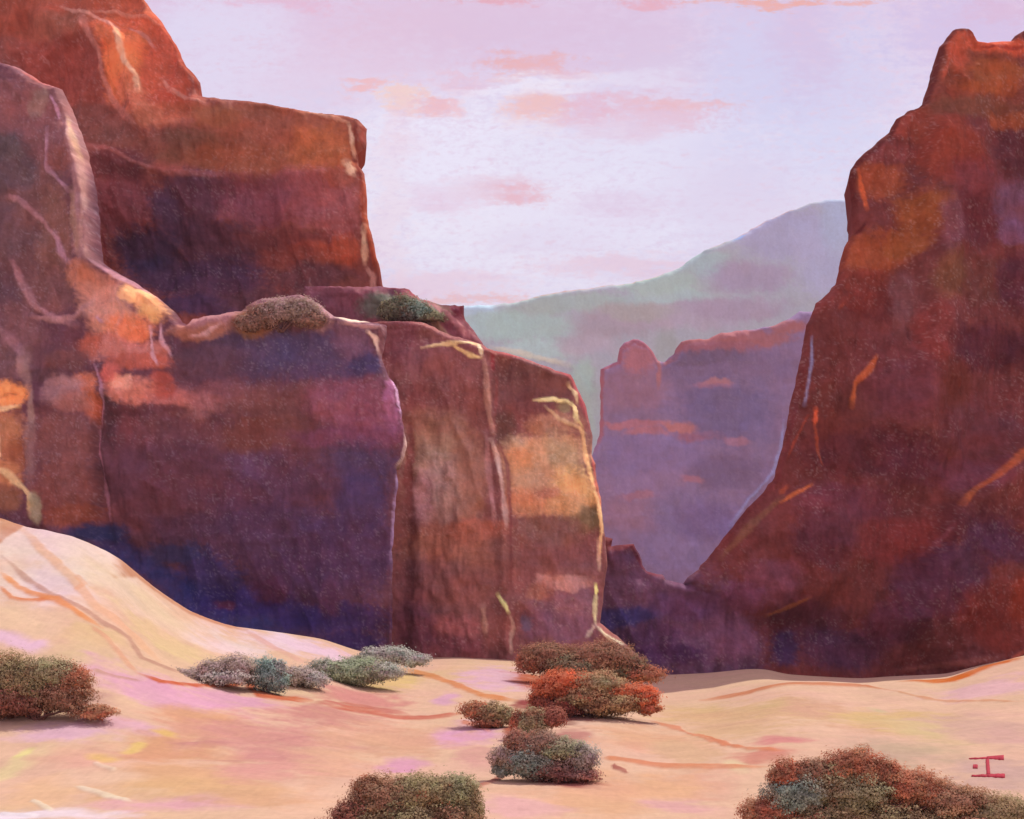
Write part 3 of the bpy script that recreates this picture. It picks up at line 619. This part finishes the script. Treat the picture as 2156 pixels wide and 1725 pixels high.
def shrub(name, label, R, lobes, group, Y=None, zbase=None, leaf=2.9, dens=1.0, gain=(.43, .385, .41), cat='shrub'):
    L = [(*P(R, l[0], l[1]), l[2] * ORG[R][2] * 1.08, l[3] * ORG[R][2] * 1.1, l[4]) for l in lobes]
    pyb = max(l[1] + l[3] for l in L); pxm = sum(l[0] for l in L) / len(L)
    if Y is None: Y = unproject(pxm, min(pyb, 1860))[1]
    k = Y / FPX
    bx = (pxm - CX) * k
    zg = float(ground_z(bx, Y)) if zbase is None else zbase
    root = bpy.data.objects.new(name, None); col.objects.link(root); root.location = (bx, Y, zg)
    root['label'] = label; root['category'] = cat; root['group'] = group
    V = []; C = []; NL = []
    SV = []; SF = []
    for (px, py, rx, ry, pal) in L:
        c = np.array(at(px, py, Y)); a = rx * k; b = ry * k; dd = a * .75
        c[2] = max(c[2], zg + b * .2)
        n = int(rx * ry * 3.9 * dens)
        P3 = nrng.normal(size=(n, 3)); P3 /= np.linalg.norm(P3, axis=1)[:, None]
        rad = nrng.uniform(.3, 1.1, n) ** .5; far_ = nrng.uniform(size=n) < .07; rad[far_] *= nrng.uniform(1.0, 1.3, far_.sum())
        # clumpy outline
        rad *= 1 + .5 * fbm(P3[:, 0] * 4 + px, P3[:, 2] * 4 + P3[:, 1] * 3, int(px), 4)
        ctr = c + P3 * rad[:, None] * np.array([a, dd, b])
        ctr[:, 2] = np.maximum(ctr[:, 2], ground_z(ctr[:, 0], ctr[:, 1]) + .02 if zbase is None else zg + .02)
        ls = leaf * k * nrng.uniform(.55, 1.25, n)
        nm = P3 + nrng.normal(size=(n, 3)) * .18 + np.array([0, 0, .3]); nm /= np.linalg.norm(nm, axis=1)[:, None]
        t1 = np.cross(nm, nrng.normal(size=(n, 3))); t1 /= np.linalg.norm(t1, axis=1)[:, None] + 1e-9
        t2 = np.cross(nm, t1)
        for i in range(n): pass
        q = np.stack([ctr - t1 * ls[:, None] * .9, ctr - t2 * ls[:, None] * .55, ctr + t1 * ls[:, None] * .9, ctr + t2 * ls[:, None] * .55], 1)
        V.append(q.reshape(-1, 3))
        sn = P3 * np.array([1 / a, 1 / dd, 1 / b]); sn /= np.linalg.norm(sn, axis=1)[:, None]; sn = sn + nrng.normal(size=(n, 3)) * .12 + np.array([0, -.1, .25]); sn /= np.linalg.norm(sn, axis=1)[:, None]
        NL.append(np.repeat(sn, 4, axis=0))
        pc = np.array([lin(h) for h in PAL[pal]])
        cl = np.floor((fbm(ctr[:, 0] / (a * .35) + 3, ctr[:, 2] / (b * .45), int(py), 2) * .5 + .5) * 4.9 + nrng.normal(size=n) * .4).clip(0, 4).astype(int)
        pm = np.mean([lin(h) for l2 in L for h in PAL[l2[4]]], axis=0)
        bl = (.48 + .3 * fbm(ctr[:, 0] * 3.1, ctr[:, 2] * 3.1, 3, 3))[:, None]
        cc = (pc[cl] * (1 - bl) + pm * bl) * nrng.uniform(.93, 1.07, (n, 1)) / np.array(gain)
        C.append(np.repeat(cc, 4, axis=0))
        for _ in range(3):
            stem(SV, SF, (bx + rng.uniform(-.2, .2) * a, Y + rng.uniform(-.1, .1), zg - .05),
                 tuple(c + np.array([rng.uniform(-.5, .5) * a, rng.uniform(-.4, .4) * dd, rng.uniform(0, .6) * b])), .02 + a * .02, .008)
    V = np.concatenate(V); C = np.concatenate(C)
    loc = np.array([bx, Y, zg])
    fo = mesh_obj('foliage', V - loc, np.arange(len(V)).reshape(-1, 4), None, C, LEAF, root, smooth=False)
    NN = np.concatenate(NL)
    fo.data.polygons.foreach_set('use_smooth', np.ones(len(fo.data.polygons), dtype=bool))
    fo.data.normals_split_custom_set(NN.tolist())
    mesh_obj('branch', np.array(SV) - loc, SF, None, None, TWIG, root)
    return root

GR = 'desert shrubs scattered over the sand'
shrub('desert_shrub', 'grey green shrub with dark red underside at the left edge of the sand', 7,
      [(40, 970, 160, 110, 'olive'), (250, 960, 150, 85, 'green'), (370, 1000, 110, 90, 'rust'), (60, 1100, 170, 90, 'maroon'), (330, 1080, 150, 80, 'brown'), (180, 1030, 120, 70, 'olive'), (500, 1160, 110, 34, 'rust'), (-120, 1020, 150, 140, 'olive')], GR)
shrub('desert_shrub', 'pale mauve grey shrub at the left end of the dune foot row', 7, [(1020, 965, 80, 34, 'mauve'), (1120, 935, 90, 50, 'mauve'), (1240, 925, 100, 64, 'mauve'), (1190, 975, 150, 40, 'grey')], GR, dens=.9)
shrub('desert_shrub', 'bluish teal shrub between the mauve shrub and the green ones', 7, [(1390, 960, 90, 80, 'teal'), (1320, 950, 70, 60, 'grey'), (1460, 1000, 60, 55, 'teal'), (1460, 930, 50, 45, 'grey')], GR)
shrub('desert_shrub', 'small mauve shrub tucked against the teal shrub', 7, [(1560, 970, 90, 50, 'mauve'), (1650, 990, 80, 40, 'grey')], GR)
shrub('desert_shrub', 'low wide green shrub below the dark cliff foot', 7, [(1700, 940, 90, 60, 'grey'), (1790, 950, 120, 62, 'green'), (1900, 950, 130, 62, 'green'), (2020, 945, 110, 48, 'grey')], GR)
shrub('desert_shrub', 'grey shrub highest on the sand where dune meets the cliff', 8, [(250, 860, 80, 36, 'grey'), (340, 860, 100, 44, 'grey'), (450, 885, 90, 34, 'grey'), (200, 900, 110, 40, 'green')], GR)
shrub('desert_shrub', 'big dark green and rust shrub at the foot of the middle cliff', 8,
      [(1080, 900, 90, 50, 'rust'), (1150, 860, 130, 60, 'brown'), (1300, 930, 190, 80, 'dkgreen'), (1440, 870, 170, 80, 'brown'), (1560, 920, 120, 70, 'dkgreen'), (1640, 960, 120, 44, 'rust'), (1350, 990, 170, 40, 'brown')], GR, dens=1.2)
shrub('desert_shrub', 'olive shrub with bright red orange side just below the big dark one', 8,
      [(1250, 1000, 130, 60, 'orange'), (1420, 1010, 140, 60, 'green'), (1120, 1100, 60, 60, 'maroon'), (1190, 1040, 110, 60, 'orange'), (1340, 1070, 150, 70, 'olive'), (1480, 1110, 170, 64, 'olive'), (1650, 1080, 100, 60, 'orange'), (1560, 1050, 120, 40, 'orange'), (1220, 1130, 110, 50, 'maroon'), (1680, 1140, 80, 30, 'rust')], GR, dens=1.2)
shrub('desert_shrub', 'small olive and rust shrub at the end of an orange sand line', 8, [(780, 1150, 80, 44, 'rust'), (860, 1160, 90, 50, 'olive'), (920, 1180, 60, 46, 'green'), (850, 1215, 90, 26, 'rust')], GR)
shrub('desert_shrub', 'small round green shrub in the centre of the shrub cluster', 8, [(1180, 1190, 70, 50, 'maroon'), (1000, 1230, 40, 70, 'rust'), (1080, 1215, 84, 74, 'green'), (1080, 1265, 60, 30, 'rust')], GR, dens=1.2)
shrub('desert_shrub', 'blue green and mauve shrub at the lower end of the cluster', 8,
      [(1000, 1310, 70, 50, 'rust'), (1140, 1310, 90, 50, 'brown'), (940, 1400, 90, 60, 'mauve'), (1060, 1420, 130, 80, 'teal'), (1070, 1340, 100, 50, 'brown'), (1220, 1350, 120, 55, 'green'), (1330, 1400, 95, 75, 'grey'), (1180, 1460, 120, 50, 'maroon'), (920, 1465, 60, 34, 'teal'), (1300, 1490, 140, 36, 'maroon')], GR)
shrub('desert_shrub', 'large rust and green shrub at the bottom left of centre', 8,
      [(210, 1560, 80, 60, 'rust'), (300, 1630, 180, 120, 'brown'), (480, 1590, 170, 90, 'olive'), (670, 1570, 120, 80, 'green'), (150, 1710, 160, 90, 'maroon'), (420, 1730, 250, 120, 'olive'), (720, 1680, 100, 100, 'olive'), (620, 1750, 180, 110, 'brown')], GR, leaf=3.2)
shrub('desert_shrub', 'largest shrub with rust top and grey green middle at lower right', 9,
      [(910, 1500, 100, 80, 'rust'), (1050, 1490, 110, 80, 'brown'), (1260, 1450, 140, 100, 'rust'), (1150, 1500, 120, 70, 'olive'), (1420, 1480, 90, 70, 'rust'), (980, 1590, 170, 100, 'teal'), (1250, 1590, 210, 120, 'green'), (1560, 1560, 170, 90, 'rust'), (1760, 1620, 200, 80, 'brown'), (2000, 1690, 200, 90, 'olive'),
       (820, 1700, 150, 90, 'rust'), (1100, 1740, 260, 100, 'olive'), (1500, 1730, 260, 110, 'olive'), (1850, 1770, 260, 90, 'brown')], GR, leaf=3.2)
GL = 'shrubs growing on rock ledges'
shrub('ledge_shrub', 'dark green shrub on the rock shelf beside the upper cliff', 5, [(330, 340, 60, 50, 'olive'), (390, 325, 90, 60, 'dkgreen'), (460, 345, 90, 50, 'teal'), (540, 375, 70, 34, 'olive')], GL, Y=82.6, zbase=at(0, 676, 82.6)[2])
shrub('ledge_shrub', 'brown mound of scrub on the pale ledge below the upper cliff', 4, [(1310, 410, 80, 44, 'brown'), (1390, 370, 80, 60, 'brown'), (1480, 345, 110, 60, 'mauve'), (1590, 340, 90, 60, 'mauve'), (1640, 395, 90, 40, 'brown')], GL, Y=72.0, zbase=at(0, 698, 72.0)[2], dens=.9)

# ------------------------------------------------------------------ red painted mark on the sand
RED = flat_mat('red_paint', (.36, .012, .03), .9)
def mark():
    V = []; F = []
    def bar(p, q, w0, w1):
        n = 8; base = len(V)
        for i in range(n + 1):
            t = i / n; px = p[0] + (q[0] - p[0]) * t; py = p[1] + (q[1] - p[1]) * t; w = w0 + (w1 - w0) * t
            dx, dy = q[0] - p[0], q[1] - p[1]; L = math.hypot(dx, dy); nx_, ny_ = -dy / L * w / 2, dx / L * w / 2
            for s in (-1, 1):
                x, y = unproject(*P(9, px + s * nx_, py + s * ny_)); z = float(ground_z(x, y))
                V.append((x, y, z - .05)); V.append((x, y, z + .02))
        for i in range(n):
            a = base + i * 4; b = a + 4
            F.extend([(a + 1, a + 3, b + 3, b + 1), (a, b, b + 2, a + 2), (a, a + 1, b + 1, b), (a + 2, b + 2, b + 3, a + 3)])
        F.append((base, base + 2, base + 3, base + 1)); e = base + n * 4; F.append((e, e + 1, e + 3, e + 2))
    bar((1866, 1410), (1960, 1406), 3, 10); bar((1960, 1406), (2050, 1404), 12, 24); bar((1880, 1500), (1960, 1500), 5, 14); bar((1960, 1500), (2056, 1500), 14, 20); bar((1963, 1412), (1969, 1494), 18, 20); bar((1888, 1450), (1912, 1452), 18, 20)
    o = mesh_obj('painted_mark', V, F, None, None, RED, smooth=False)
    o['label'] = 'small dark red letter mark with a dot on the sand at right'; o['category'] = 'mark'
mark()

# ------------------------------------------------------------------ light: sky, clouds, sun
EL, AZ = math.radians(58), math.radians(55)
S = Vector((math.sin(AZ) * math.cos(EL), math.cos(AZ) * math.cos(EL), math.sin(EL)))
sun = bpy.data.lights.new('sun', 'SUN'); sun.energy = 3.1; sun.angle = math.radians(.5); sun.color = (1, .93, .84)
so = bpy.data.objects.new('sun', sun); col.objects.link(so); so.rotation_euler = S.to_track_quat('Z', 'Y').to_euler(); so.location = (0, 0, 80)

w = bpy.data.worlds.new('World'); sc.world = w; w.use_nodes = True
nt = w.node_tree; N = nt.nodes; Lk = nt.links
bg = N['Background']
sky = N.new('ShaderNodeTexSky'); sky.sky_type = 'NISHITA'; sky.sun_disc = False; sky.sun_elevation = EL; sky.sun_rotation = AZ
tc = N.new('ShaderNodeTexCoord'); sep = N.new('ShaderNodeSeparateXYZ'); Lk.new(tc.outputs['Generated'], sep.inputs[0])
def M(op, a, b=None, c=None):
    n = N.new('ShaderNodeMath'); n.operation = op
    for i, v in enumerate((a, b, c)):
        if v is None: continue
        if isinstance(v, (int, float)): n.inputs[i].default_value = v
        else: Lk.new(v, n.inputs[i])
    return n.outputs[0]
def noise(vec, scale, detail=5, rough=.6):
    n = N.new('ShaderNodeTexNoise'); n.inputs['Scale'].default_value = scale; n.inputs['Detail'].default_value = detail; n.inputs['Roughness'].default_value = rough
    Lk.new(vec, n.inputs['Vector']); return n.outputs['Fac']
def mixc(f, a, b):
    n = N.new('ShaderNodeMix'); n.data_type = 'RGBA'
    if isinstance(f, (int, float)): n.inputs[0].default_value = f
    else: Lk.new(f, n.inputs[0])
    for k, v in ((6, a), (7, b)):
        if isinstance(v, str): n.inputs[k].default_value = (*lin(v), 1)
        else: Lk.new(v, n.inputs[k])
    return n.outputs[2]
yy = M('MAXIMUM', sep.outputs[1], .05)
U = M('DIVIDE', sep.outputs[0], yy); Vv = M('DIVIDE', sep.outputs[2], yy)
cmb = N.new('ShaderNodeCombineXYZ'); Lk.new(M('MULTIPLY', U, 1.0), cmb.inputs[0]); Lk.new(M('MULTIPLY', Vv, 2.0), cmb.inputs[1])
vec = cmb.outputs[0]
cmb2 = N.new('ShaderNodeCombineXYZ'); Lk.new(M('MULTIPLY', U, 1.0), cmb2.inputs[0]); Lk.new(M('MULTIPLY', Vv, 4.5), cmb2.inputs[1]); vec2 = cmb2.outputs[0]
n_big = noise(vec, 3.2); n_mid = noise(vec, 9, 6, .65); n_fine = noise(vec, 75, 4, .75); n_w1 = noise(vec, 14, 4); n_w2 = noise(vec2, 17, 4)
fine2 = M('SUBTRACT', n_fine, .5)
cur = mixc(M('MULTIPLY', M('SUBTRACT', n_mid, .32), 2.2), 'd9cfe8', 'e9e3f4')
def ramp01(v, a, b):
    n = N.new('ShaderNodeMapRange'); n.interpolation_type = 'SMOOTHSTEP'; n.clamp = True
    Lk.new(v, n.inputs[0]); n.inputs[1].default_value = a; n.inputs[2].default_value = b; return n.outputs[0]
# rosier veil higher up
up = ramp01(M('ADD', Vv, M('MULTIPLY', M('SUBTRACT', n_mid, .5), .25)), .36, .52)
cur = mixc(M('MULTIPLY', up, .85), cur, 'dabcd8')
CL = [(1050, 470, 300, 160, 'f1edf9', .6), (900, 330, 160, 120, 'f0ecf8', .6), (1450, 330, 260, 120, 'e4e1f4', .5), (700, 120, 220, 90, 'e2c6dc', .5), (900, 90, 200, 60, 'e0bed4', .5), (1600, 120, 130, 150, 'c9c6e8', .6), (1750, 180, 120, 130, 'cbcaea', .6), (2040, 60, 140, 90, 'c9b4dc', .6), (480, 60, 110, 110, 'e0dcf2', .5), (1700, 330, 200, 60, 'd6d6f0', .5),
      (1000, 40, 260, 50, 'dcb8d0', .6), (1360, 110, 120, 80, 'd4b8d4', .5), (1700, 80, 60, 90, 'd4b4d4', .5), (1150, 90, 220, 60, 'd8bcd8', .5),
      (1110, 140, 75, 22, 'eaa49c', .8), (1180, 155, 90, 14, 'e6b0b8', .7), (1130, 225, 60, 38, 'f0b4a8', .8), (1230, 240, 50, 42, 'e2b0c4', .7), (850, 210, 40, 26, 'f6ccb4', .8), (920, 225, 40, 16, 'eeacac', .8), (780, 180, 45, 10, 'f0b0ac', .8),
      (970, 175, 60, 14, 'e6b4c4', .6), (1380, 235, 120, 28, 'e4acbc', .65), (1450, 220, 80, 12, 'eab0b0', .6), (1330, 270, 90, 18, 'e2c0d4', .6), (930, 420, 60, 26, 'e2b4cc', .7), (1050, 400, 90, 22, 'e2b0c0', .7), (1080, 410, 60, 12, 'e8a8b0', .6), (850, 270, 30, 60, 'ecc4d0', .5),
      (1300, 440, 100, 26, 'dcc0da', .5), (1160, 500, 120, 26, 'dcc8e0', .5), (1550, 400, 120, 60, 'dccce4', .5), (900, 600, 170, 22, 'e8c0d0', .6), (1300, 560, 150, 16, 'e6bccc', .6), (1000, 632, 100, 12, 'eaa8a0', .7), (820, 480, 36, 130, 'ecd0dc', .5),
      (1050, 2, 60, 10, 'e49ca8', .8), (1370, 8, 50, 10, 'e4a0ac', .8), (1650, 3, 160, 8, 'ee9c80', .8), (2100, 20, 80, 26, 'd8b0cc', .7), (600, 6, 90, 12, 'e2acc4', .7), (1260, 170, 200, 14, 'e8e4f4', .5), (1100, 185, 120, 14, 'eeeaf8', .7), (1000, 270, 160, 20, 'ece8f8', .6), (1200, 320, 200, 40, 'e4e0f2', .5), (940, 350, 90, 70, 'eae4f6', .6), (1250, 480, 160, 30, 'e8e4f6', .5)]
for (px, py, rx, ry, hx, al) in CL:
    u0 = (px - CX) / FPX; v0 = (HY - py) / FPX
    du = M('DIVIDE', M('ADD', M('SUBTRACT', U, u0), M('MULTIPLY', M('SUBTRACT', n_w1, .5), .07)), rx * 1.15 / FPX)
    dv = M('DIVIDE', M('ADD', M('SUBTRACT', Vv, v0), M('MULTIPLY', M('SUBTRACT', n_w2, .5), .035)), ry * 1.3 / FPX)
    d = M('SQRT', M('ADD', M('MULTIPLY', du, du), M('MULTIPLY', dv, dv)))
    d = M('ADD', d, M('MULTIPLY', fine2, 3.2))
    cur = mixc(M('MULTIPLY', ramp01(d, 1.45, .35), al), cur, hx)
# thin broken veil
veil = ramp01(M('ADD', n_fine, M('MULTIPLY', n_w2, .6)), .86, 1.05)
cur = mixc(M('MULTIPLY', veil, .32), cur, 'e2b0c4')
cur = mixc(M('MULTIPLY', ramp01(M('ADD', noise(vec, 120, 3, .75), M('MULTIPLY', n_mid, .5)), .72, .95), .35), cur, 'd8bcd8')
sc_sky = N.new('ShaderNodeVectorMath'); sc_sky.operation = 'SCALE'; sc_sky.inputs['Scale'].default_value = .10; Lk.new(sky.outputs[0], sc_sky.inputs[0])
cur = mixc(.92, sc_sky.outputs[0], cur)
Lk.new(cur, bg.inputs[0]); bg.inputs[1].default_value = .97

# ------------------------------------------------------------------ haze
def haze_box():
    x0, x1, y0, y1, z0, z1 = -6500, 6500, -60, 6000, -120, 460
    V = [(x, y, z) for z in (z0, z1) for y in (y0, y1) for x in (x0, x1)]
    F = [(0, 2, 3, 1), (4, 5, 7, 6), (0, 1, 5, 4), (2, 6, 7, 3), (0, 4, 6, 2), (1, 3, 7, 5)]
    m = bpy.data.materials.new('haze_air'); m.use_nodes = True; n = m.node_tree.nodes
    n.remove(n['Principled BSDF']); pv = n.new('ShaderNodeVolumePrincipled')
    pv.inputs['Color'].default_value = (.86, .86, .95, 1); pv.inputs['Density'].default_value = .00018
    m.node_tree.links.new(pv.outputs[0], n['Material Output'].inputs['Volume'])
    o = mesh_obj('haze', V, F, None, None, m, smooth=False); o['kind'] = 'stuff'; o['label'] = 'thin lilac haze filling the canyon air'
haze_box()
sc.cycles.use_denoising = True
